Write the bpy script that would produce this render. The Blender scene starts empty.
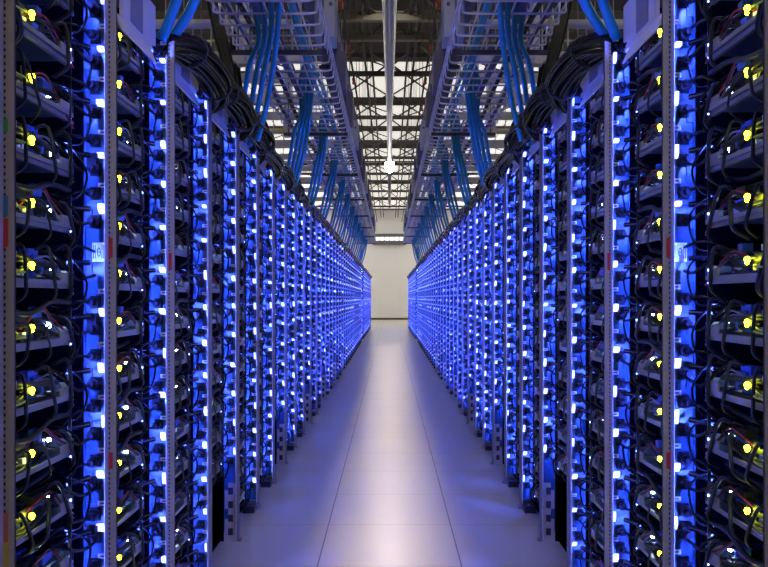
import bpy, math, random
from mathutils import Vector, Matrix
R = random.Random(7)
S = bpy.context.scene
COL = S.collection
PI = math.pi

# ------------------------------------------------------------------ helpers
class MB:
    """collects shapes and links them as one mesh object"""
    def __init__(s): s.v = []; s.f = []; s.m = []; s.sm = []
    def face(s, pts, m=0, smooth=False):
        b = len(s.v); s.v += [tuple(p) for p in pts]
        s.f.append(tuple(range(b, b + len(pts)))); s.m.append(m); s.sm.append(smooth)
    def box(s, x0, x1, y0, y1, z0, z1, m=0, bev=0.0):
        if x0 > x1: x0, x1 = x1, x0
        if y0 > y1: y0, y1 = y1, y0
        if z0 > z1: z0, z1 = z1, z0
        b = len(s.v)
        s.v += [(x0,y0,z0),(x1,y0,z0),(x1,y1,z0),(x0,y1,z0),(x0,y0,z1),(x1,y0,z1),(x1,y1,z1),(x0,y1,z1)]
        for q in ((0,3,2,1),(4,5,6,7),(0,1,5,4),(1,2,6,5),(2,3,7,6),(3,0,4,7)):
            s.f.append(tuple(b+i for i in q)); s.m.append(m); s.sm.append(False)
    def prism(s, poly, axis, a0, a1, m=0):
        """poly in the two other axes, extruded along axis from a0 to a1"""
        def P(p, a):
            return {0:(a,p[0],p[1]),1:(p[0],a,p[1]),2:(p[0],p[1],a)}[axis]
        n = len(poly); b = len(s.v)
        s.v += [P(p,a0) for p in poly] + [P(p,a1) for p in poly]
        fs = [tuple(b+i for i in range(n))[::-1], tuple(b+n+i for i in range(n))]
        for i in range(n):
            j = (i+1) % n; fs.append((b+i, b+j, b+n+j, b+n+i))
        for f in fs: s.f.append(f); s.m.append(m); s.sm.append(False)
    def tube(s, pts, r, n=6, m=0, caps=True):
        pts = [Vector(p) for p in pts]; k = len(pts); b = len(s.v)
        rs = r if isinstance(r, (list, tuple)) else [r]*k
        t0 = (pts[1]-pts[0]).normalized()
        up = Vector((0,0,1)) if abs(t0.z) < .9 else Vector((1,0,0))
        nrm = t0.cross(up).normalized()
        for i, p in enumerate(pts):
            t = (pts[min(i+1,k-1)] - pts[max(i-1,0)])
            if t.length < 1e-9: t = t0
            t.normalize()
            nrm = (nrm - t*nrm.dot(t))
            if nrm.length < 1e-6: nrm = t.orthogonal()
            nrm.normalize(); bi = t.cross(nrm)
            for j in range(n):
                a = 2*PI*j/n
                s.v.append(tuple(p + (nrm*math.cos(a) + bi*math.sin(a))*rs[i]))
        for i in range(k-1):
            for j in range(n):
                j2 = (j+1) % n
                s.f.append((b+i*n+j, b+i*n+j2, b+(i+1)*n+j2, b+(i+1)*n+j)); s.m.append(m); s.sm.append(n > 4)
        if caps:
            s.f.append(tuple(b+j for j in range(n))[::-1]); s.m.append(m); s.sm.append(False)
            s.f.append(tuple(b+(k-1)*n+j for j in range(n))); s.m.append(m); s.sm.append(False)
    def ball(s, c, r, m=0, n=8, k=5, sx=1, sy=1, sz=1):
        c = Vector(c); b = len(s.v)
        for i in range(k+1):
            th = PI*i/k
            for j in range(n):
                a = 2*PI*j/n
                s.v.append((c.x+r*sx*math.sin(th)*math.cos(a), c.y+r*sy*math.sin(th)*math.sin(a), c.z+r*sz*math.cos(th)))
        for i in range(k):
            for j in range(n):
                j2 = (j+1) % n
                s.f.append((b+i*n+j, b+(i+1)*n+j, b+(i+1)*n+j2, b+i*n+j2)); s.m.append(m); s.sm.append(True)
    def add(s, o, dx=0, dy=0, dz=0, sx=1, sy=1, mmap=None):
        b = len(s.v)
        s.v += [(x*sx+dx, y*sy+dy, z+dz) for x, y, z in o.v]
        flip = sx*sy < 0
        s.f += [tuple(b+i for i in (f[::-1] if flip else f)) for f in o.f]
        s.m += [mmap[i] if mmap else i for i in o.m]; s.sm += o.sm
    def mesh(s, name, mats):
        me = bpy.data.meshes.new(name)
        me.from_pydata(s.v, [], s.f)
        for m in mats: me.materials.append(m)
        me.polygons.foreach_set('material_index', s.m)
        me.polygons.foreach_set('use_smooth', s.sm)
        me.update(); return me
    def build(s, name, mats, parent=None, loc=(0,0,0)):
        return link(name, s.mesh(name, mats), parent, loc)
def mirror(mb, side):
    """side=-1 left (shapes are written for +x = away from the aisle on the right)"""
    if side > 0: return mb
    o = MB(); o.add(mb, sx=-1); return o
def link(name, me, parent=None, loc=(0,0,0)):
    o = bpy.data.objects.new(name, me); COL.objects.link(o); o.location = loc
    if parent: o.parent = parent
    return o
def tag(o, label=None, cat=None, group=None, kind=None):
    if label: o['label'] = label
    if cat: o['category'] = cat
    if group: o['group'] = group
    if kind: o['kind'] = kind
    return o
def thing(name, label, cat, loc=(0,0,0), group=None):
    return tag(link(name, None, None, loc), label, cat, group)
def copy_part(p, parent):
    c = p.copy(); COL.objects.link(c); c.parent = parent; return c
def curve(pts, n=6):
    """Catmull-Rom through pts"""
    P = [Vector(p) for p in pts]; P = [P[0]*2-P[1]] + P + [P[-1]*2-P[-2]]
    out = []
    for i in range(1, len(P)-2):
        a,b,c,d = P[i-1:i+3]
        for k in range(n):
            t = k/n
            out.append(.5*((2*b)+(c-a)*t+(2*a-5*b+4*c-d)*t*t+(3*b-a-3*c+d)*t**3))
    out.append(P[-2]); return out
ORD = ('zeroth first second third fourth fifth sixth seventh eighth ninth tenth eleventh twelfth thirteenth fourteenth fifteenth sixteenth '
       'seventeenth eighteenth nineteenth twentieth').split()
TENS = {2:'twenty',3:'thirty',4:'forty'}
def ordw(n):
    if n <= 20: return ORD[n]
    t, u = divmod(n, 10)
    return {3:'thirtieth',4:'fortieth'}[t] if u == 0 else TENS[t] + '-' + ORD[u]

# ------------------------------------------------------------------ materials
def mat(name, col, rough=.5, metal=0., emit=None, power=0., spec=.5, var=0., scale=20., bump=0.):
    m = bpy.data.materials.new(name); m.use_nodes = True
    nt = m.node_tree; b = nt.nodes['Principled BSDF']
    b.inputs['Base Color'].default_value = (*col, 1); b.inputs['Roughness'].default_value = rough
    b.inputs['Metallic'].default_value = metal; b.inputs['Specular IOR Level'].default_value = spec
    if emit: b.inputs['Emission Color'].default_value = (*emit, 1); b.inputs['Emission Strength'].default_value = power
    if var or bump:
        tc = nt.nodes.new('ShaderNodeTexCoord'); nz = nt.nodes.new('ShaderNodeTexNoise')
        nz.inputs['Scale'].default_value = scale; nz.inputs['Detail'].default_value = 3
        nt.links.new(tc.outputs['Object'], nz.inputs['Vector'])
        if var:
            mx = nt.nodes.new('ShaderNodeMixRGB'); mx.blend_type = 'MIX'
            mx.inputs[1].default_value = (*[c*(1-var) for c in col], 1)
            mx.inputs[2].default_value = (*[min(1, c*(1+var)) for c in col], 1)
            nt.links.new(nz.outputs['Fac'], mx.inputs[0]); nt.links.new(mx.outputs[0], b.inputs['Base Color'])
        if bump:
            bp = nt.nodes.new('ShaderNodeBump'); bp.inputs['Strength'].default_value = bump; bp.inputs['Distance'].default_value = .01
            nt.links.new(nz.outputs['Fac'], bp.inputs['Height']); nt.links.new(bp.outputs[0], b.inputs['Normal'])
    return m
M = {}
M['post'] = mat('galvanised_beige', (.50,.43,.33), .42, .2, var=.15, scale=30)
M['postshade'] = mat('shaded_beige_post', (.24,.205,.165), .5, .25, var=.15, scale=30)  # near posts' beige, shade put into the colour for farther posts
M['hole'] = mat('punched_hole', (.03,.028,.025), .8)
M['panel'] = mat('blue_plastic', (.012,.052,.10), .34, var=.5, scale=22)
M['panelfar'] = mat('blue_plastic_far_tint', (.032,.038,.075), .34, var=.5, scale=22)  # same blue plastic, violet light of the far racks put into the colour
M['dark'] = mat('chase_shade', (.0005,.0005,.0007), .95, spec=0.)  # shade inside the rack put into the colour, black even under the LEDs
M['label'] = mat('white_sticker', (.85,.85,.88), .5)
M['black'] = mat('black_plastic', (.012,.012,.014), .35)
M['plug'] = mat('matt_black_plug', (.006,.006,.008), .75, spec=.15)
M['cable'] = mat('black_cable', (.003,.003,.003), .22, spec=.28)
M['red'] = mat('red_cable', (.45,.03,.04), .4)
M['greycable'] = mat('grey_cable', (.3,.3,.38), .4)
M['shelf'] = mat('shelf_steel', (.42,.39,.34), .4, .35, var=.12, scale=40)
M['board'] = mat('circuit_board', (.012,.03,.10), .4, var=.5, scale=60)
M['chip'] = mat('blue_heatsink', (.06,.13,.55), .35, .2)
M['bluecon'] = mat('blue_connector', (.06,.17,.8), .3)
M['drive'] = mat('drive_case', (.03,.03,.04), .35, .4)
M['yellow'] = mat('yellow_led', (.6,.7,.05), .4, emit=(.72,.82,.012), power=26)
M['white'] = mat('white_led', (.8,.85,1), .4, emit=(.62,.78,1), power=45)
M['blue'] = mat('blue_led', (.2,.3,1), .4, emit=(.16,.22,1), power=20)
M['strip'] = mat('blue_led_strip', (.2,.3,1), .4, emit=(.045,.088,1), power=2150)
M['tag'] = mat('cream_tag', (.6,.56,.42), .5)
M['pull'] = mat('yellow_pull_loop', (.55,.6,.08), .5)
M['hood'] = mat('beige_hood', (.62,.57,.50), .45, var=.06, scale=8)
M['grille'] = mat('grey_grille', (.22,.21,.20), .6)
M['back'] = mat('rack_inner_shade', (.001,.001,.0012), .95, spec=0.)  # rack interior's shade as a near-black colour
M['sheet'] = mat('shaded_tray_sheet', (.07,.09,.14), .32, .4)  # tray steel with the shade and blue light of its underside in the colour
M['lensfar'] = mat('far_hot_spot_dim', (.8,.8,1), .4, emit=(.24,.19,1), power=1.5)  # same glowing patch, dimmed and tinted violet for the far racks' light
M['lens'] = mat('led_hot_spot', (.8,.8,1), .4, emit=(.36,.40,1), power=2.3)  # glowing patch standing for an LED hot spot on the panel
M['sred'] = mat('red_tape', (.6,.04,.04), .5); M['sgreen'] = mat('green_tape', (.05,.35,.06), .5)
M['scyan'] = mat('teal_tape', (.05,.25,.4), .5); M['sorange'] = mat('orange_tape', (.6,.17,.08), .5); M['syel'] = mat('yellow_tape', (.65,.5,.05), .5)
M['ink'] = mat('blue_ink', (.03,.06,.4), .5)
M['hose'] = mat('blue_hose', (.008,.27,.46), .42, var=.12, scale=6)
M['wire'] = mat('zinc_wire', (.62,.60,.63), .35, .55)
M['duct'] = mat('grey_busway', (.13,.125,.145), .5, .2)
M['tap'] = mat('light_grey_box', (.36,.37,.41), .45, .1)
M['plum'] = mat('violet_grey_box', (.09,.08,.13), .5)
M['strut'] = mat('pale_strut', (.55,.53,.48), .5, .1)
M['ypipe'] = mat('pale_yellow_pipe', (.62,.57,.36), .45)
M['steel'] = mat('brown_steel', (.055,.048,.042), .6)
M['beam'] = mat('beige_beam', (.26,.235,.185), .6)
M['pipe'] = mat('polished_conduit', (.75,.75,.85), .36, .9)
M['redpaint'] = mat('red_paint', (.34,.05,.03), .45)
M['lamp'] = mat('lamp_glow', (1,1,1), .5, emit=(1,.95,.86), power=40)
M['bulbsoft'] = mat('soft_fill_glow', (1,1,1), .5, emit=(1,.93,.82), power=15)
M['bulb'] = mat('fill_lamp_glow', (1,1,1), .5, emit=(1,.93,.82), power=66)
M['walllight'] = mat('wall_light_glow', (1,1,1), .5, emit=(1,.98,.95), power=1.0)
M['sky'] = mat('skylight', (.8,.8,.78), .5, emit=(1,.955,.86), power=.74)
M['wall'] = mat('white_wall', (.80,.80,.81), .7, var=.03, scale=1.2)
M['wallside'] = mat('grey_wall', (.5,.5,.5), .8)
M['ceil'] = mat('dark_roof_deck', (.06,.052,.045), .8)
M['bronze'] = mat('dark_brown_trim', (.06,.045,.035), .6)
def floor_material():
    m = bpy.data.materials.new('raised_floor_tiles'); m.use_nodes = True
    nt = m.node_tree; b = nt.nodes['Principled BSDF']; L = nt.links.new
    tc = nt.nodes.new('ShaderNodeTexCoord'); sp = nt.nodes.new('ShaderNodeSeparateXYZ'); L(tc.outputs['Object'], sp.inputs[0])
    def math_(op, a, v=None, b_=None):
        n = nt.nodes.new('ShaderNodeMath'); n.operation = op
        if isinstance(a, (int, float)): n.inputs[0].default_value = a
        else: L(a, n.inputs[0])
        if v is not None:
            if isinstance(v, (int, float)): n.inputs[1].default_value = v
            else: L(v, n.inputs[1])
        return n.outputs[0]
    def line(out, off, size, half):
        t = math_('DIVIDE', math_('ADD', out, off), size); fr = math_('FRACT', t)
        d = math_('ABSOLUTE', math_('SUBTRACT', fr, .5))          # .5 at a joint
        return math_('GREATER_THAN', d, .5 - half/size)
    gx = line(sp.outputs['X'], .3+60, .6, .0030); gy = line(sp.outputs['Y'], 59.0-3.222, .59, .0022)
    g1 = math_('MULTIPLY', gx, .85); g2 = math_('MULTIPLY', gy, .6); g = math_('MAXIMUM', g1, g2)
    nz = nt.nodes.new('ShaderNodeTexNoise'); nz.inputs['Scale'].default_value = 90; nz.inputs['Detail'].default_value = 4; L(tc.outputs['Object'], nz.inputs['Vector'])
    nb = nt.nodes.new('ShaderNodeTexNoise'); nb.inputs['Scale'].default_value = 1.3; nb.inputs['Detail'].default_value = 3; L(tc.outputs['Object'], nb.inputs['Vector'])
    ad = math_('ADD', math_('MULTIPLY', nz.outputs['Fac'], .5), math_('MULTIPLY', nb.outputs['Fac'], .5))
    mx = nt.nodes.new('ShaderNodeMixRGB'); mx.inputs[1].default_value = (.50,.44,.36,1); mx.inputs[2].default_value = (.64,.57,.47,1); L(ad, mx.inputs[0])
    m2 = nt.nodes.new('ShaderNodeMixRGB'); m2.inputs[2].default_value = (.05,.045,.05,1); L(mx.outputs[0], m2.inputs[1]); L(g, m2.inputs[0])
    L(m2.outputs[0], b.inputs['Base Color']); b.inputs['Roughness'].default_value = .3; b.inputs['Coat Weight'].default_value = 1.0; b.inputs['Coat Roughness'].default_value = .24; b.inputs['Coat IOR'].default_value = 2.2
    return m
M['floor'] = floor_material()

# ------------------------------------------------------------------ camera
F, H, VX, VY = 775.0, 1.115, 389.5, 298.0
cam = bpy.data.cameras.new('camera'); co = bpy.data.objects.new('camera', cam); COL.objects.link(co)
cam.sensor_width = 36; cam.lens = 36*F/768; cam.clip_start = .05; cam.clip_end = 200
co.location = (0,0,H); co.rotation_euler = (PI/2,0,0)
cam.shift_x = -(VX-384)/768; cam.shift_y = (VY-283.5)/768
S.camera = co
def pxy(y, d): return H + (VY-y)*d/F           # height of a picture row at depth d (for measuring)

# ------------------------------------------------------------------ setting
def struct(name, mb, mats): return tag(mb.build(name, mats), kind='structure')
Y0, Y1, XW, ZC = -4.0, 40.0, 7.0, 5.66
b = MB(); b.box(-XW,XW,Y0,Y1,-.1,0); struct('floor', b, [M['floor']])
b = MB(); b.box(-XW,XW,Y0,Y1,ZC,ZC+.1); struct('ceiling', b, [M['ceil']])
b = MB(); b.box(-XW-.1,-XW,Y0,Y1,0,ZC); struct('wall_left', b, [M['wallside']])
b = MB(); b.box(XW,XW+.1,Y0,Y1,0,ZC); struct('wall_right', b, [M['wallside']])
b = MB(); b.box(-XW,XW,Y1,Y1+.1,0,ZC); struct('wall_far', b, [M['wall']])
b = MB(); b.box(-XW,XW,Y0-.1,Y0,0,ZC); struct('wall_near', b, [M['wallside']])
b = MB(); b.box(-XW,XW,Y1-.03,Y1,0,.09); struct('baseboard_far', b, [M['bronze']])
for i, (a, c) in enumerate(((14.9,15.5),(15.8,17.4),(18.0,20.3),(20.7,22.6),(23.1,25.5),(26.0,29.6),(30.5,34.6),(35.4,39.0))):
    b = MB()
    xs = [-5.0+1.0*k for k in range(11)]
    for k in range(10): b.box(xs[k]+.02, xs[k+1]-.02, a, c, ZC-.035, ZC-.005)
    struct('window_%d' % (i+1), b, [M['sky']])

# ------------------------------------------------------------------ racks: common data
NEAR = [.90, 1.412, 1.938, 2.462, 3.01, 3.56, 4.11]
POST = NEAR + [4.11 + .55*k for k in range(1, 29)]          # main rows end at 19.7 m
FARP = [20.8 + .55*k for k in range(0, 16)]                  # a last block of racks behind the gap
LEV = [.097 + .1315*k for k in range(14)]             # tray base heights
XP = .702                                                    # rear edge of the posts
bays = [(POST[i], POST[i+1]) for i in range(len(POST)-1)] + [(FARP[i], FARP[i+1]) for i in range(len(FARP)-1)]
NB = len(bays)
SIDE = {-1:'left', 1:'right'}

FOOT = (4,7,10,13,16,19)
def post_mb():
    p = MB(); p.box(.683,.702,-.005,.005,0,1.93,0)
    for k in range(150):
        z = .05 + k*.0125
        p.box(.6965,.7000,-.0064,-.0058,z,z+.0055,1)
    p.box(.6815,.6822,-.002,.002,.02,1.92,1)      # slot along the aisle face
    p.box(.672,.712,-.014,.014,0,.012,0)          # foot plate
    return p
def panel_mb(full):
    """side wall with the blue power panel that faces back along the aisle; y=0 at the post"""
    p = MB()
    p.box(.702,.757,-.012,-.004,.05,1.86,0)
    p.box(.7535,.757,-.020,-.012,.05,1.86,0)      # raised rear edge
    p.box(.700,.7018,-.032,-.006,.02,1.88,1)       # flange added on the aisle side to keep strip light off the post
    for z in LEV:
        p.box(.738,.7535,-.017,-.012,z+.008,z+.055,0); p.box(.712,.7535,-.0145,-.012,z+.062,z+.112,0)
    return p
def fittings(kind, rnd, v=0):
    """plugs and stickers of one level, around z=0..0.12"""
    p = MB()
    if kind.startswith('plug'):
        j = .012*math.sin(v*2.4)
        zs = [.024+j, .088+j*.6]
        if kind == 'plug_low': zs = zs[:1]
        if kind == 'plug_high': zs = zs[1:]
        if v % 3 == 1 and kind != 'plug_high': p.box(.722,.744,-.034,-.012,.024+j,.060)
        for z in zs:
            p.tube([(.729,-.012,z),(.729,-.034,z)], .0145, 9)
            p.tube([(.729,-.034,z),(.731,-.050,z)], .009, 6)
            p.box(.716,.742,-.018,-.012,z-.016,z+.016)
    elif kind == 'lens':
        w, h, z = ((.018,.024,.044),(.012,.034,.038),(.020,.014,.050),(.015,.020,.052),(.022,.018,.046),(.009,.030,.040))[v%6]
        p.prism([(.7045,z),(.7045+w*.8,z),(.7045+w,z+h*.4),(.7045+w,z+h),(.7045+w*.25,z+h)], 1, -.020, -.012, 0)
    else:
        p.box(.705,.7235,-.0155,-.0145,.108,.120,0); p.box(.706,.718,-.0156,-.0144,.112,.116,1)
    return p
def hood_mb():
    """bent sheet over a bay, unit length y in -1..0"""
    p = MB()
    p.prism([(.715,1.835),(.735,1.885),(.80,1.905),(.80,1.90),(.738,1.88),(.718,1.833)], 1, -.74, -.16, 0)
    p.prism([(.735,1.885),(.735,2.03),(.745,2.03),(.745,1.885)], 1, -.62, -.05, 0)
    p.box(.733,.735,-.50,-.30,1.90,2.00,1)
    return p
def foot_mb():
    p = MB(); p.box(.700,.757,-.016,-.012,0,.27,0)
    for k in range(4): p.box(.716,.738,-.0165,-.0158,.03+.062*k,.062+.062*k,1)
    return p
meshes = {}
for s in (-1, 1):
    meshes['post',s] = mirror(post_mb(),s).mesh('post',[M['post'],M['hole']])
    q = MB(); q.box(.7004,.7018,-.005,.005,0,1.93,0); q.box(.695,.708,-.012,.012,0,.012,0); meshes['thinpost',s] = mirror(q,s).mesh('post',[M['postshade']])
    q = MB(); q.box(.690,.702,-.005,.005,0,1.93,0); q.box(.680,.708,-.012,.012,0,.012,0); meshes['slimpost',s] = mirror(q,s).mesh('post',[M['postshade']])
    meshes['panel',s] = mirror(panel_mb(1),s).mesh('power_panel',[M['panel'],M['post']])
    q = MB(); q.box(.757,1.22,-.012,-.004,.0,1.9); meshes['chase',s] = mirror(q,s).mesh('side_wall',[M['dark']])
    q = MB(); q.box(1.22,1.24,-1,0,0,1.95); q.box(.775,1.22,-1,0,1.935,1.945); q.box(.775,1.22,-1,0,.0,.02); meshes['back',s] = mirror(q,s).mesh('back_panel',[M['back']])
    meshes['hood',s] = mirror(hood_mb(),s).mesh('hood',[M['hood'],M['grille']])
    meshes['foot',s] = mirror(foot_mb(),s).mesh('foot_panel',[M['post'],M['hole']])
    for v in range(6):
        meshes['plug_low',v,s] = mirror(fittings('plug_low',R,v),s).mesh('power_plug',[M['plug']]); meshes['plug_high',v,s] = mirror(fittings('plug_high',R,v),s).mesh('power_plug',[M['plug']])
        meshes['lens',v,s] = mirror(fittings('lens',R,v),s).mesh('panel_hot_spot',[M['lens']])
    meshes['sticker',s] = mirror(fittings('st',R),s).mesh('sticker',[M['label'],M['ink']])
    for ft, vv in ((0,0),(0,1),(0,2),(0,3),(1,0),(1,1),(0,4),(0,5),(1,4)):
        q = MB(); q.add(panel_mb(1), mmap=[0,1]); rv = random.Random(70+vv)
        for k, z in enumerate(LEV):
            if ft and k < 2: continue
            q.add(fittings('plug',R,rv.randrange(6)), dz=z, mmap=[2]); q.add(fittings('st',R), dz=z, mmap=[4,2])
            if rv.random() < (.88 if vv < 4 else .6): q.add(fittings('lens',R,rv.randrange(6)), dz=z+rv.uniform(-.006,.006), mmap=[3])
        meshes['fullpanel',ft,vv,s] = mirror(q,s).mesh('power_panel',[M['panel'] if vv < 4 else M['panelfar'],M['post'],M['plug'],M['lens'] if vv < 4 else M['lensfar'],M['label']])
        # led strip: dark carrier with glowing segments turned down the aisle (+y)
        q = MB(); q.box(.752,.760,-.108,-.104,.08+.25*ft,1.88,0)
        for k, z in enumerate(LEV):
            if ft and k < 2: continue
            q.box(.7535,.7585,-.104,-.1025,z+.030,z+.078,1)
        meshes['ledstrip',ft,s] = mirror(q,s).mesh('led_strip',[M['black'],M['strip']])
    q = MB(); q.box(.70,.76,-.10,.02,0,.035,0); q.tube([(.715,-.05,.02),(.735,-.05,.02)],.02,10,0)
    meshes['caster',s] = mirror(q,s).mesh('caster',[M['black']])

# ------------------------------------------------------------------ trays
SHIFT = {-1:0.0, 1:.011}
def tray_parts(rnd):
    """a dict part -> (MB, mats); origin at near post plane / tray base, y runs 0..0.5"""
    P = {}
    q = MB(); q.box(.747,1.20,.02,.395,-.002,0,1)
    q.box(.745,.748,.02,.395,-.003,.006,0)                   # front lip
    q.box(.745,.749,.330,.385,.006,.024,0)                   # raised end of the lip
    q.box(.745,1.0,.393,.395,0,.03,1)
    q.box(.756,.766,.02,.395,-.012,-.002,0)                  # rail under the shelf
    P['shelf'] = (q, ['shelf','sheet'])
    q = MB(); q.box(.772,1.15,.10,.375,.010,.013,0)
    for k in range(16):
        x = rnd.uniform(.765,.93); y = rnd.uniform(.06,.34); h = rnd.uniform(.008,.045)
        q.box(x, x+rnd.uniform(.012,.04), y, y+rnd.uniform(.012,.045), .013, .013+h, rnd.choice((1,2,2,2,0)))
    q.box(.765,.775,.27,.30,.012,.022,3)
    for k in range(4): q.box(.762,.770,.115+.024*k,.130+.024*k,.013,.026,rnd.choice((1,3,2,2)))
    for k in range(5):                                        # loose harness along the front edge
        w = rnd.uniform(.02,.085); x = rnd.uniform(.752,.785); y = rnd.uniform(.03,.12)
        q.tube(curve([(x+.03,y,w),(x,y+.08,w+rnd.uniform(-.02,.02)),(x+.004,y+.18,w+rnd.uniform(-.03,.015)),(x,y+.27,w+rnd.uniform(-.02,.02))],4),rnd.uniform(.003,.008),5,2)
    for k in range(11):                                       # taller blocks and connectors
        x = rnd.uniform(.757,.80); y = rnd.uniform(.05,.28); z = rnd.uniform(.013,.06)
        q.box(x, x+rnd.uniform(.010,.03), y, y+rnd.uniform(.010,.05), z, z+rnd.uniform(.010,.026), rnd.choice((1,2,2,2,4,2)))
    for k in range(3):                                        # cables drooping over the lip
        y = rnd.uniform(.06,.36); w = rnd.uniform(.03,.08); e = rnd.uniform(-.03,.03)
        q.tube(curve([(.775,y,w),(.748,y+.02,w+.008),(.740,y+.03+e,.0),(.744,y+.035+e*1.5,-.03),(.775,y+.04+e*2,-.05)],4),rnd.uniform(.0025,.005),5,2)
    P['circuit_board'] = (q, ['board','chip','black','label','bluecon'])
    q = MB(); q.box(.79,.86,.300,.345,.013,.018)
    for k in range(6): q.box(.79,.86,.300+.0085*k,.3025+.0085*k,.018,.046)
    q.box(.772,.80,.25,.302,.013,.04)
    P['heat_sink'] = (q, ['bluecon'])
    q = MB(); q.box(.80,.95,.03,.10,.001,.028,0); q.box(.799,.8,.04,.075,.006,.02,1)
    q.box(.785,.90,.10,.20,.060,.084,0)
    P['drive'] = (q, ['drive','bluecon'])
    q = MB(); q.ball((.749,.200,.036),.0066,0,8,5); q.ball((.753,.210,.029),.0042,0,8,5)
    P['yellow_light'] = (q, ['yellow'])
    q = MB(); q.ball((.785,.355,.034),.0058,0,8,5)
    P['white_light'] = (q, ['white'])
    q = MB(); q.ball((.7450,.378,.020),.0030,0,6,4); q.ball((.7450,.378,-.010),.0024,0,6,4); q.box(.7452,.7470,.376,.380,-.012,.022,1)
    P['blue_light'] = (q, ['blue','black'])
    q = MB()
    z0, z1 = rnd.uniform(.04,.06), .022
    q.tube(curve([(.80,.24,z0),(.765,.32,z0+.012),(.742,.40,rnd.uniform(.0,.03)),(.735,.445,z1-.006),(.727,.475,z1)],5),.0045,6,0)
    q.tube(curve([(.82,.28,z0-.01),(.770,.36,rnd.uniform(.05,.09)),(.745,.42,.09),(.727,.475,.080)],5),.0040,6,0)
    y = rnd.uniform(.36,.44)
    q.tube(curve([(.79,.34,.07),(.755,y,.06),(.728,y+.03,rnd.uniform(-.04,.02)),(.745,y+.01,-.06),(.80,.38,-.05)],5),.0028,5,0)
    q.tube([(.80,.20,.054),(.77,.40,.050),(.735,.46,.052)],.0075,6,0)
    P['power_cable'] = (q, ['cable'])
    q = MB()
    a = rnd.uniform(.02,.05)
    q.tube(curve([(.775,.20,.03),(.758,.26,.03+a),(.765,.33,.05),(.748,.40,rnd.uniform(-.03,.02))],5),.0026,5,0)
    q.tube(curve([(.78,.21,.03),(.762,.27,.024+a),(.77,.34,.04),(.752,.41,rnd.uniform(-.03,.02))],5),.0020,5,1)
    P['data_cable'] = (q, [rnd.choice(('red','greycable','red')), 'greycable'])
    q = MB(); yy = rnd.uniform(.06,.12); zz = rnd.uniform(.04,.055)
    q.box(.752,.754,yy,yy+.035,zz,zz+.013); q.tube([(.756,yy,zz+.006),(.80,yy-.01,zz+.01)],.0015,4)
    P['cable_tag'] = (q, ['tag'])
    q = MB(); q.tube(curve([(.747,.06,.015),(.738,.10,.016),(.738,.145,.018),(.748,.16,.02),(.755,.12,.02),(.750,.065,.018)],5),.0024,5)
    P['pull_loop'] = (q, ['pull'])
    return P
NV = 5
variants = {}
for v in range(NV):
    for s in (-1,1):
        rnd = random.Random(100+v)
        P = tray_parts(rnd)
        variants[v,s] = [(n, mirror(q,s).mesh(n,[M[x] for x in ms])) for n,(q,ms) in P.items()]
MATS_ALL = ['shelf','board','chip','black','label','drive','bluecon','yellow','white','blue','cable','red','greycable','tag','pull','sheet']
def merged_tray(v, skip=()):
    P = tray_parts(random.Random(100+v)); q = MB()
    for n,(p,ms) in P.items():
        if n in skip: continue
        q.add(p, mmap=[MATS_ALL.index(x) for x in ms])
    return q
mid = {}
for v in range(NV):
    for s in (-1,1):
        mid[v,s] = mirror(merged_tray(v, ('pull_loop','cable_tag')),s).mesh('server_tray',[M[x] for x in MATS_ALL])
def far_tray(v):
    rnd = random.Random(300+v); q = MB(); I = MATS_ALL.index
    q.box(.745,1.1,.02,.395,-.003,.006,I('shelf'))
    q.box(.77,1.0,.08,.37,.013,.03,I('board'))
    for k in range(3):
        x = rnd.uniform(.765,.80); y = rnd.uniform(.1,.33); q.box(x,x+.03,y,y+.04,.03,.03+rnd.uniform(.01,.04),I(rnd.choice(('chip','bluecon','black'))))
    q.box(.752,.762,.18,.195,.03,.038,I('yellow')) if v % 2 == 0 else None
    q.box(.76,.768,.35,.36,.03,.04,I('white')); q.box(.742,.746,.37,.376,.015,.021,I('blue')); q.box(.748,.756,.2,.3,.03,.05,I('chip'))
    q.tube([(.79,.25,.05),(.75,.40,.045),(.727,.475,.03)],.006,4,I('cable'))
    q.tube([(.79,.28,.06),(.745,.42,.09),(.727,.475,.08)],.005,4,I('cable'))
    return q
fars = [far_tray(v) for v in range(4)]

def visible(d0, d1, x0, z0, z1):
    """does the box between depths show inside the frame (rough)"""
    for d in (d0, d1):
        for z in (z0, z1):
            if abs(x0)*F/d < 386 and -4 < VY-(z-H)*F/d < 571: return True
    return False

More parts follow.
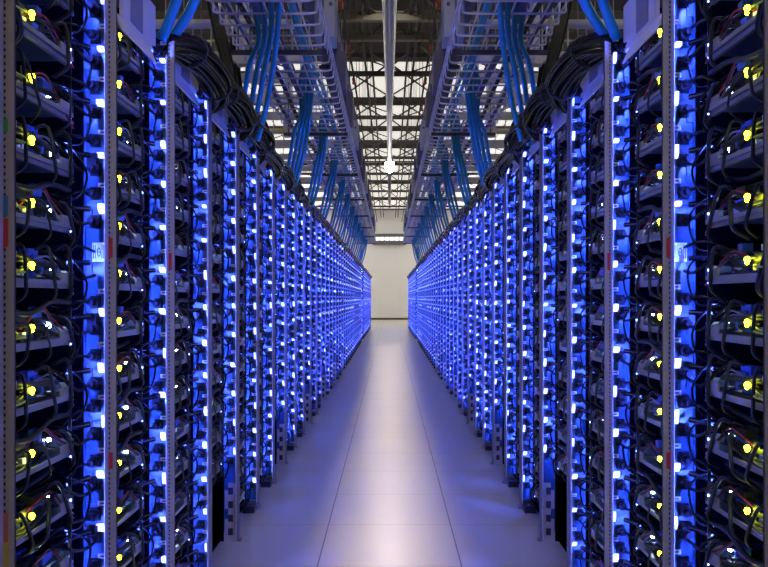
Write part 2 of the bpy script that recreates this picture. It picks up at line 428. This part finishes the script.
INDIV = 11                   # bays per row whose trays are single objects
FULL = 5                     # bays per row whose trays show their parts
far_mb = MB()
for s in (-1, 1):
    W = SIDE[s]
    for i in range(NB):
        ya, yb = bays[i]; L = yb-ya
        block = i >= len(POST)-1
        pos = i+1
        if i == 0: lab = 'blue-lit server rack cut off by the %s edge of the photo' % W
        elif block: lab = 'far server rack beyond the gap in the %s row, %s one after the gap' % (W, ordw(i-len(POST)+2))
        else: lab = 'tall blue-lit server rack with thin beige posts, %s in the %s row' % (ordw(pos), W)
        rk = thing('server_rack', lab, 'server rack', (0,yb,0), 'server racks of the %s row' % W)
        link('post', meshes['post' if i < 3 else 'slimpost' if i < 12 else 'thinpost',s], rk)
        ft = 1 if i in FOOT else 0; NEARP = 6
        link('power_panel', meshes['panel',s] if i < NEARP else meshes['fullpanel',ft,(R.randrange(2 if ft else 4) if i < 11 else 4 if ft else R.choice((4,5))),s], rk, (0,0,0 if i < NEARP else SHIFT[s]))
        link('side_wall', meshes['chase',s], rk)
        o = link('back_panel', meshes['back',s], rk); o.scale = (1,L,1)
        if i >= 2:
            o = link('hood', meshes['hood',s], rk); o.scale = (1,L,1)
        link('led_strip', meshes['ledstrip',ft,s], rk)
        if ft: link('foot_panel', meshes['foot',s], rk)
        elif i > 3: link('caster', meshes['caster',s], rk)
        if i < NEARP:
            for k, z in enumerate(LEV):
                if not visible(yb, yb, .72, z, z+.1) or (ft and k < 2): continue
                if i == 1 and k == 8: continue
                for nm, nn in (('plug_low','power_plug'),('plug_high','power_plug'),('sticker','sticker'),('lens','panel_hot_spot')):
                    link(nn, meshes[nm,s] if nm == 'sticker' else meshes[nm,R.randrange(6),s], rk, (0,0,z+SHIFT[s]))
        for k, z in enumerate(LEV):
            if i in FOOT and k < 2: continue
            z += SHIFT[s]; v = R.randrange(NV)
            if i == 0: continue
            if i <= INDIV:
                if not visible(ya+.05, yb-.08, .75, z-.01, z+.09): continue
                lab = 'server tray, %s shelf from the floor in the %s rack of the %s row' % (ordw(k+1), ordw(pos), W)
                g = 'server trays of the %s row' % W
                if i <= FULL:
                    t = thing('server_tray', lab, 'server tray', (0,ya,z), g); t.scale = (1,L/.5,1)
                    for n, me in variants[v,s]:
                        par = t
                        if n in ('heat_sink','yellow_light','white_light'): par = board
                        o = link(n, me, par)
                        if n == 'circuit_board': board = o
                        if n == 'heat_sink': o['label'] = 'blue heat sink'
                else:
                    t = link('server_tray', mid[v,s], None, (0,ya,z)); t.scale = (1,L/.5,1)
                    tag(t, lab, 'server tray', g)
            else:
                far_mb.add(R.choice(fars), dy=ya, dz=z, sx=s, sy=L/.5)
tag(far_mb.build('server_trays', [M[x] for x in MATS_ALL]), 'densely packed blue-lit server trays farther down both rows', 'server trays', kind='stuff')

# tape and marks on the nearest posts (parts of their racks)
racks = [o for o in COL.objects if o.name.startswith('server_rack')]
def tape(s, i, y0, y1, m, x0=.683, x1=.6945):
    d = bays[i][1]; rk = racks[i + (NB if s > 0 else 0)]
    q = MB(); q.box(s*x0, s*x1, -.0072, -.0062, pxy(y1,d), pxy(y0,d)); o = q.build('tape', [M[m]], rk); o['label'] = {'sred':'red','sgreen':'green','scyan':'teal','sorange':'orange','syel':'yellow'}[m] + ' tape mark'
for s in (-1,1):
    tape(s,0,120,133,'sgreen',.692,.700); tape(s,0,196,216,'scyan',.692,.7015); tape(s,0,219,247,'sred',.692,.7015)
    tape(s,0,512,541,'sorange',.692,.7015); tape(s,0,541,567,'syel',.692,.7015)
    tape(s,1,238,258,'sred',.690,.7015); tape(s,1,452,468,'sred',.690,.7015); tape(s,2,253,270,'sred',.690,.7015)
    # numbered white plate on the power panel of the second rack
    d = bays[1][1]; rk = racks[1 + (NB if s > 0 else 0)]
    z0, z1 = pxy(262,d), pxy(243,d)
    q = MB(); q.box(s*.7035,s*.738,-.0150,-.0136,z0,z1,0)
    for xx in (.708,.7125,.729,.7335): q.box(s*xx,s*(xx+.0018),-.0155,-.015,z0+.008,z1-.006,1)
    zc = (z0+z1)/2
    pts = [(s*.7212+.0042*math.cos(a),-.0153,zc+.010*math.sin(a)) for a in [2*PI*k/14 for k in range(15)]]
    q.tube(pts,.0011,4,1); q.box(s*.7185,s*.724,-.0155,-.015,zc-.001,zc+.001,1)
    q.build('number_plate', [M['label'],M['ink']], rk)

# ------------------------------------------------------------------ black cable bundles on the racks
def bundle_mb(rnd, n):
    q = MB()
    for k in range(n):
        a = rnd.uniform(0,2*PI); rr = rnd.uniform(.1,1)**.5
        ox, oz = math.cos(a)*rr, math.sin(a)*rr
        pts = [(.725,-1.0,1.925,.025),(.692,-.72,1.962,.046),(.668,-.42,1.968,.056),(.655,-.16,1.935,.052),(.672,.0,1.90,.040),(.712,.06,1.86,.025)]
        pts = [(x+ox*r+rnd.uniform(-.008,.008), y+rnd.uniform(-.03,.03), z+oz*r+rnd.uniform(-.009,.009)) for x,y,z,r in pts]
        q.tube(curve(pts,5), rnd.uniform(.007,.013), 7, 1 if rnd.random() < .04 else 0)
    return q
def tie_mb(k):
    q = MB(); y, x, z, r = ((-.62,.684,1.966,.052),(-.10,.658,1.925,.052))[k]
    pts = [(x+math.cos(a)*r*1.05, y+.01*math.sin(a), z+math.sin(a)*r*1.05) for a in [2*PI*j/14 for j in range(15)]]
    q.tube(pts,.006,5)
    return q
bm = {}
for s in (-1,1):
    for v in range(3):
        bm[v,s] = mirror(bundle_mb(random.Random(v+40),34),s).mesh('cables',[M['cable'],M['red']])
    bm['far',s] = mirror(bundle_mb(random.Random(60),22),s).mesh('cables',[M['cable'],M['red']])
    for k in (0,1): bm['tie',k,s] = mirror(tie_mb(k),s).mesh('cable_tie',[M['black']])
for s in (-1,1):
    for i in range(3, NB):
        ya, yb = bays[i]
        lab = 'bulging bundle of glossy black cables on top of the %s rack of the %s row' % (ordw(i+1), SIDE[s])
        t = thing('cable_bundle', lab, 'cable bundle', (0,yb,0), 'black cable bundles on the %s row' % SIDE[s])
        o = link('cables', bm[i%3 if i < 14 else 'far',s], t)
        k = 1 if i < 6 else (.75 if i < 9 else .55)
        o.scale = (k,yb-ya,k); o.location = (s*.70*(1-k),0,1.90*(1-k)-.02*(i>5))
        if i < 6:
            for k in (0,1): o = link('cable_tie', bm['tie',k,s], t); o.scale = (1,yb-ya,1)

# ------------------------------------------------------------------ wire baskets
HB = H+1.35
for s in (-1,1):
    t = thing('cable_basket', 'zinc wire cable basket hanging above the %s rack row' % SIDE[s], 'cable tray', (0,0,HB))
    r = MB(); y = 2.9
    while y < 19.2:
        r.tube(curve([(s*.84,y,.11),(s*.835,y,.03),(s*.81,y,0),(s*.58,y,0),(s*.37,y,0),(s*.345,y,.03),(s*.34,y,.11)],3),.0058,6); y += .155
    tag(r.build('wire_rungs',[M['wire']],t), kind='stuff')
    for x,z in ((.84,.11),(.84,.05),(.34,.11),(.34,.055),(.42,.008),(.50,.008),(.58,.008),(.66,.008),(.74,.008)):
        q = MB(); q.tube([(s*x,2.8,z),(s*x,19.3,z)],.0052,6); q.build('long_wire',[M['wire']],t)
    for k, (x,z,m,rr) in enumerate(((.47,.035,'hose',.014),(.445,.03,'hose',.012),(.62,.03,'plum',.02),(.70,.03,'cable',.016),(.77,.03,'plum',.014))):
        q = MB(); pts = [(s*(x+.012*math.sin(y*1.7+k)), y, z+.006*math.sin(y*2.3+k)) for y in [2.8+.55*j for j in range(31)]]
        q.tube(pts, rr, 6)
        tag(q.build('loose_cable',[M[m]],None,(0,0,HB)), '%s lying along the wire basket of the %s row' % (
            ('thicker blue hose','thinner blue hose','thick violet-grey cable','black cable','thin violet-grey cable')[k], SIDE[s]), 'cable', 'cables in the %s basket' % SIDE[s])
    y = 4.2
    while y < 19:
        h = MB()
        for x in (.36,.82): h.tube([(s*x,y,-.01),(s*x,y,ZC-HB)],.004,5)
        h.box(s*.34,s*.86,y-.012,y+.012,-.03,-.008); y += 2.1
        h.build('hanger',[M['steel']],t)

# ------------------------------------------------------------------ blue hoses
n_of = ('inner','second','third','outer')
drops = [(2.45,2),(3.62,4),(5.15,4),(6.35,3),(7.6,3),(8.9,3),(10.1,3),(11.4,3),(12.7,3),(14.0,3),(15.3,3),(16.6,3),(17.9,3)]
for s in (-1,1):
    for j,(d,n) in enumerate(drops):
        rnd = random.Random(500+j)
        for k in range(n):
            u = k/(n-1)
            if j == 0:
                pts = [(.60-.05*u,d-.15+.12*u,2.52),(.62-.045*u,d-.08+.1*u,2.25),(.66-.03*u,d-.02+.08*u,2.08),(.72,d+.06*u,1.93)]
            else:
                o = (.085 if j == 1 else .06)*k; e = .03*k*rnd.uniform(.6,1.3)
                pts = [(.47+.3*o,d-.35,HB+.045+.02*k),(.50+.55*o,d-.10+.04*k,HB+.08),(.525+.45*o,d+.02+.05*k,HB-.08),(.56+.60*o,d+.08+.08*k,HB-.27+e),(.60+.65*o,d+.15+.10*k,HB-.42+e),(.655+.7*o,d+.22+.12*k,HB-.57)]
            q = MB(); q.tube(curve([(s*x,y,z) for x,y,z in pts],6), .0135 if j else .017, 8)
            tag(q.build('blue_hose',[M['hose']]), '%s hose of the %s blue hose bunch above the %s rack row' % (n_of[k] if k<n-1 else 'outer', ordw(j+1), SIDE[s]), 'hose', 'blue hoses dropping to the %s row' % SIDE[s])

# ------------------------------------------------------------------ busway with tap boxes
ZB = H+1.9
for s in (-1,1):
    t = thing('power_busway', 'grey overhead power duct with hanging boxes above the %s rack row' % SIDE[s], 'power duct', (0,0,ZB))
    q = MB(); q.box(s*.40,s*.56,2.6,19.5,.06,.24); q.box(s*.39,s*.57,2.6,19.5,.05,.065); q.box(s*.39,s*.57,2.6,19.5,.235,.25); q.build('duct',[M['duct']],t)
    for k in range(13):
        y = 4.75+1.15*k
        q = MB()
        q.box(s*.335,s*.46,y,y+.22,-.30,-.02,0); q.box(s*.37,s*.52,y+.02,y+.26,-.02,.05,1); q.box(s*.345,s*.45,y-.003,y,-.28,-.06,0)
        q.tube([(s*.36,y-.012,-.10),(s*.36,y,-.10)],.012,8,1)
        q.build('tap_off_box',[M['tap'] if k%3==0 else M['plum'],M['plum']],t)
    for k in range(6):
        y = 3.6+2.9*k; h = MB()
        h.tube([(s*.48,y,.05),(s*.48,y,ZC-ZB)],.005,5); h.box(s*.37,s*.59,y-.02,y+.02,.02,.05)
        h.build('hanger',[M['steel']],t)
    # cross struts beyond the baskets
    for k,(y,m) in enumerate(((5.05,'ypipe'),(5.75,'strut'),(6.3,'strut'),(6.95,'strut'),(7.6,'strut'),(8.3,'ypipe'),(9.0,'strut'),(9.8,'strut'),(10.7,'strut'),(11.7,'strut'),(12.8,'strut'),(14.0,'strut'))):
        q = MB(); z = H+1.785
        if m == 'ypipe': q.tube([(s*.60,y,z),(s*4.5,y,z)],.03,10); q.tube([(s*.60,y+.09,z+.02),(s*4.5,y+.09,z+.02)],.022,8)
        else:
            q.box(s*.60,s*4.5,y-.03,y+.03,z-.035,z+.035)
            q.box(s*.60,s*4.5,y-.034,y-.03,z-.035,z-.022)
        for x in (.72,1.6,2.6): q.tube([(s*x,y,z),(s*x,y,ZC)],.007,5)
        if k % 2: q.box(s*1.05,s*1.13,y-.05,y+.05,z-.06,z+.55)
        tag(q.build('support_strut',[M[m]]), '%s across the hall above the %s row, %s from the front' % ('pale yellow pipe pair' if m=='ypipe' else 'pale grey support strut', SIDE[s], ordw(k+1)), 'strut', 'overhead struts beyond the %s row' % SIDE[s])
    for k,(x,y) in enumerate(((1.02,4.6),(1.55,7.2),(1.2,6.2))):
        q = MB()
        for j in range(5):
            q.tube(curve([(s*(x+.012*j),y+.02*j,ZC),(s*(x+.01*j+.02),y,3.4),(s*(x+.012*j),y-.02,2.9),(s*(x-.10+.01*j),y-.05,2.45),(s*(x-.2),y-.06,2.0)],5),.016,6)
        tag(q.build('hanging_cable',[M['cable']]), 'black cable drop from the roof behind the %s basket, %s from the front' % (SIDE[s], ('nearest','farthest','middle')[k]), 'cable', 'black cable drops over the %s row' % SIDE[s])

# ------------------------------------------------------------------ roof steel
def truss(y, zb, lab, depth=.32):
    q = MB()
    for z in (zb, zb+depth): q.box(-XW,XW,y-.035,y+.035,z-.04,z+.04)
    x = -6.9; up = False
    while x < 6.9:
        a,b_ = (zb,zb+depth) if not up else (zb+depth,zb)
        q.tube([(x,y,a),(x+.9,y,b_)],.014,5); x += .9; up = not up
    tag(q.build('roof_truss',[M['steel']]), lab, 'truss', 'roof trusses')
for k,(y,zb) in enumerate(((13.6,5.05),(17.75,5.25),(20.5,5.25),(22.85,5.25),(25.8,5.25),(30.0,5.25),(35.0,5.25))):
    truss(y, zb, 'dark brown steel roof truss across the hall, %s from the front' % ordw(k+1))
for k,y in enumerate((9.7,11.1,11.95)):
    q = MB(); q.prism([(y-.05,5.08),(y+.05,5.08),(y+.05,5.095),(y+.008,5.10),(y+.008,5.19),(y+.05,5.195),(y+.05,5.21),(y-.05,5.21),(y-.05,5.195),(y-.008,5.19),(y-.008,5.10),(y-.05,5.095)],0,-XW,XW)
    tag(q.build('roof_beam',[M['beam']]), 'beige steel roof beam across the dark part of the roof, %s from the front' % ordw(k+1), 'beam', 'beige roof beams')
for s in (-1,1):
    t = thing('roof_girder', 'dark lengthwise roof girder pair with cross bracing on the %s of the centre conduit' % SIDE[s], 'girder', (0,0,5.2))
    for x in (.30,.42):
        q = MB(); q.box(s*(x-.018),s*(x+.018),8.5,39,-.03,.03); q.build('chord',[M['steel']],t)
    q = MB(); ys = [9.7,11.4,13.6,15.6,17.75,20.5,22.85,25.8,30,35]
    for a,c in zip(ys,ys[1:]):
        q.tube([(s*.05,a,0),(s*.9,c,0)],.018,5); q.tube([(s*.9,a,0),(s*.05,c,0)],.018,5)
    q.build('bracing',[M['steel']],t)
    q = MB()
    q.tube([(s*.62,8.2,4.95),(s*.62,39,4.95)],.018,6); q.tube([(s*1.6,8.2,4.95),(s*1.6,39,4.95)],.02,6)
    tag(q.build('sprinkler_pipe',[M['steel']]), 'thin dark pipe pair under the roof along the %s row' % SIDE[s], 'pipe')
    for k,y in enumerate((9.9,11.7,13.4,15.2)):
        q = MB(); q.tube([(s*.62,y,4.93),(s*.62,y,4.84)],.02,8); q.tube([(s*.62,y-.05,4.89),(s*.62,y+.05,4.89)],.03,8); q.ball((s*.62,y,4.83),.03)
        tag(q.build('sprinkler_valve',[M['redpaint']]), 'red pipe fitting under the roof along the %s row, %s from the front' % (SIDE[s], ordw(k+1)), 'valve', 'red fittings on the %s' % SIDE[s])
# central conduit
c = thing('centre_conduit','long shiny pale conduit running above the middle of the aisle','conduit',(0,0,3.515))
q = MB(); q.tube([(0,1.2,0),(0,6.2,0),(0,8.0,0),(0,9.6,0),(0,14.0,0)],[.066,.062,.052,.040,.038],16); q.build('tube',[M['pipe']],c)
q = MB(); q.tube([(0,14.0,0),(0,19.6,0)],.034,12); q.build('tube_extension',[M['strut']],c)
# added fill lamp under the conduit, throws a narrow warm band down the aisle
la = bpy.data.lights.new('aisle_fill_light','AREA'); la.shape = 'RECTANGLE'; la.size = .05; la.size_y = 17.0
la.energy = 34; la.color = (1,.86,.58); la.spread = math.radians(14)
lo = bpy.data.objects.new('aisle_fill_light', la); COL.objects.link(lo); lo.parent = c; lo.location = (0,9.9,-.075)
for k in range(5):
    h = MB(); h.tube([(0,5.6+3*k,.03),(0,5.6+3*k,ZC-3.515)],.004,5); h.build('hanger',[M['steel']],c)

# ------------------------------------------------------------------ lamps
def lamp(name, x, y, z, r, label, group, m='bulb', tall=.55):
    t = thing(name, label, 'lamp', (x,y,z), group)
    q = MB(); h = r*tall; q.tube([(0,0,h*.5),(0,0,h*.9),(0,0,h+.05),(0,0,h+.10)],[r*1.05,r*.8,r*.45,r*.3],16); q.build('housing',[M['tap']],t)
    q = MB(); q.ball((0,0,0),r,0,14,8,1,1,tall); q.build('glowing_bulb',[M[m]],t)
    if z+h+.1 < ZC:
        q = MB(); q.tube([(0,0,h+.1),(0,0,ZC-z)],.008,6); q.build('rod',[M['steel']],t)
lamp('pendant_lamp',0,13.85,3.475,.085,'bright round lamp under the conduit above the far middle of the aisle',None,'lamp',1.5)
for y in (-1.5,1.5,4.5,7.5,10.3):  # added lamps out of view, brighten the aisle floor
    lamp('fill_lamp',0,y,5.3,.2,'added fill lamp over the aisle, above the view, about %d m from the camera' % round(y),'added fill lamps over the aisle', 'bulb' if y < 2 else 'bulbsoft')
for s in (-1,1):
    for y in (5,12,19,27,36):  # added lamps hidden by the racks, fill for roof and far wall
        lamp('fill_lamp',s*3.6,y,4.6,.34 if y == 36 else .2,'added fill lamp hidden behind the %s racks, %d m down the hall' % (SIDE[s],y),'added fill lamps behind the racks')

# ------------------------------------------------------------------ far wall
t = thing('wall_light', 'white light row on a bracket beam high on the far end wall', 'lamp', (0,Y1-.25,4.05))
q = MB(); q.box(-.85,.85,-.05,.24,.22,.36); q.box(-.85,.85,-.02,.24,-.18,.0); q.box(-.85,-.8,-.05,.24,0,.22); q.box(.8,.85,-.05,.24,0,.22); q.build('bracket_beam',[M['duct']],t)
for k in range(6):
    q = MB(); q.box(-.72+.25*k,-.54+.25*k,-.03,.10,.02,.19); q.build('lamp_head',[M['walllight']],t)

# ------------------------------------------------------------------ world and view
w = bpy.data.worlds.new('hall_world'); S.world = w; w.use_nodes = True
w.node_tree.nodes['Background'].inputs[0].default_value = (.02,.02,.022,1); w.node_tree.nodes['Background'].inputs[1].default_value = 1
S.view_settings.view_transform = 'Standard'; S.view_settings.look = 'None'; S.view_settings.gamma = 1; S.view_settings.use_curve_mapping = False
S.view_settings.exposure = 0
S.cycles.max_bounces = 6; S.cycles.diffuse_bounces = 3; S.cycles.glossy_bounces = 3; S.cycles.sample_clamp_indirect = 4
S.cycles.use_light_tree = True
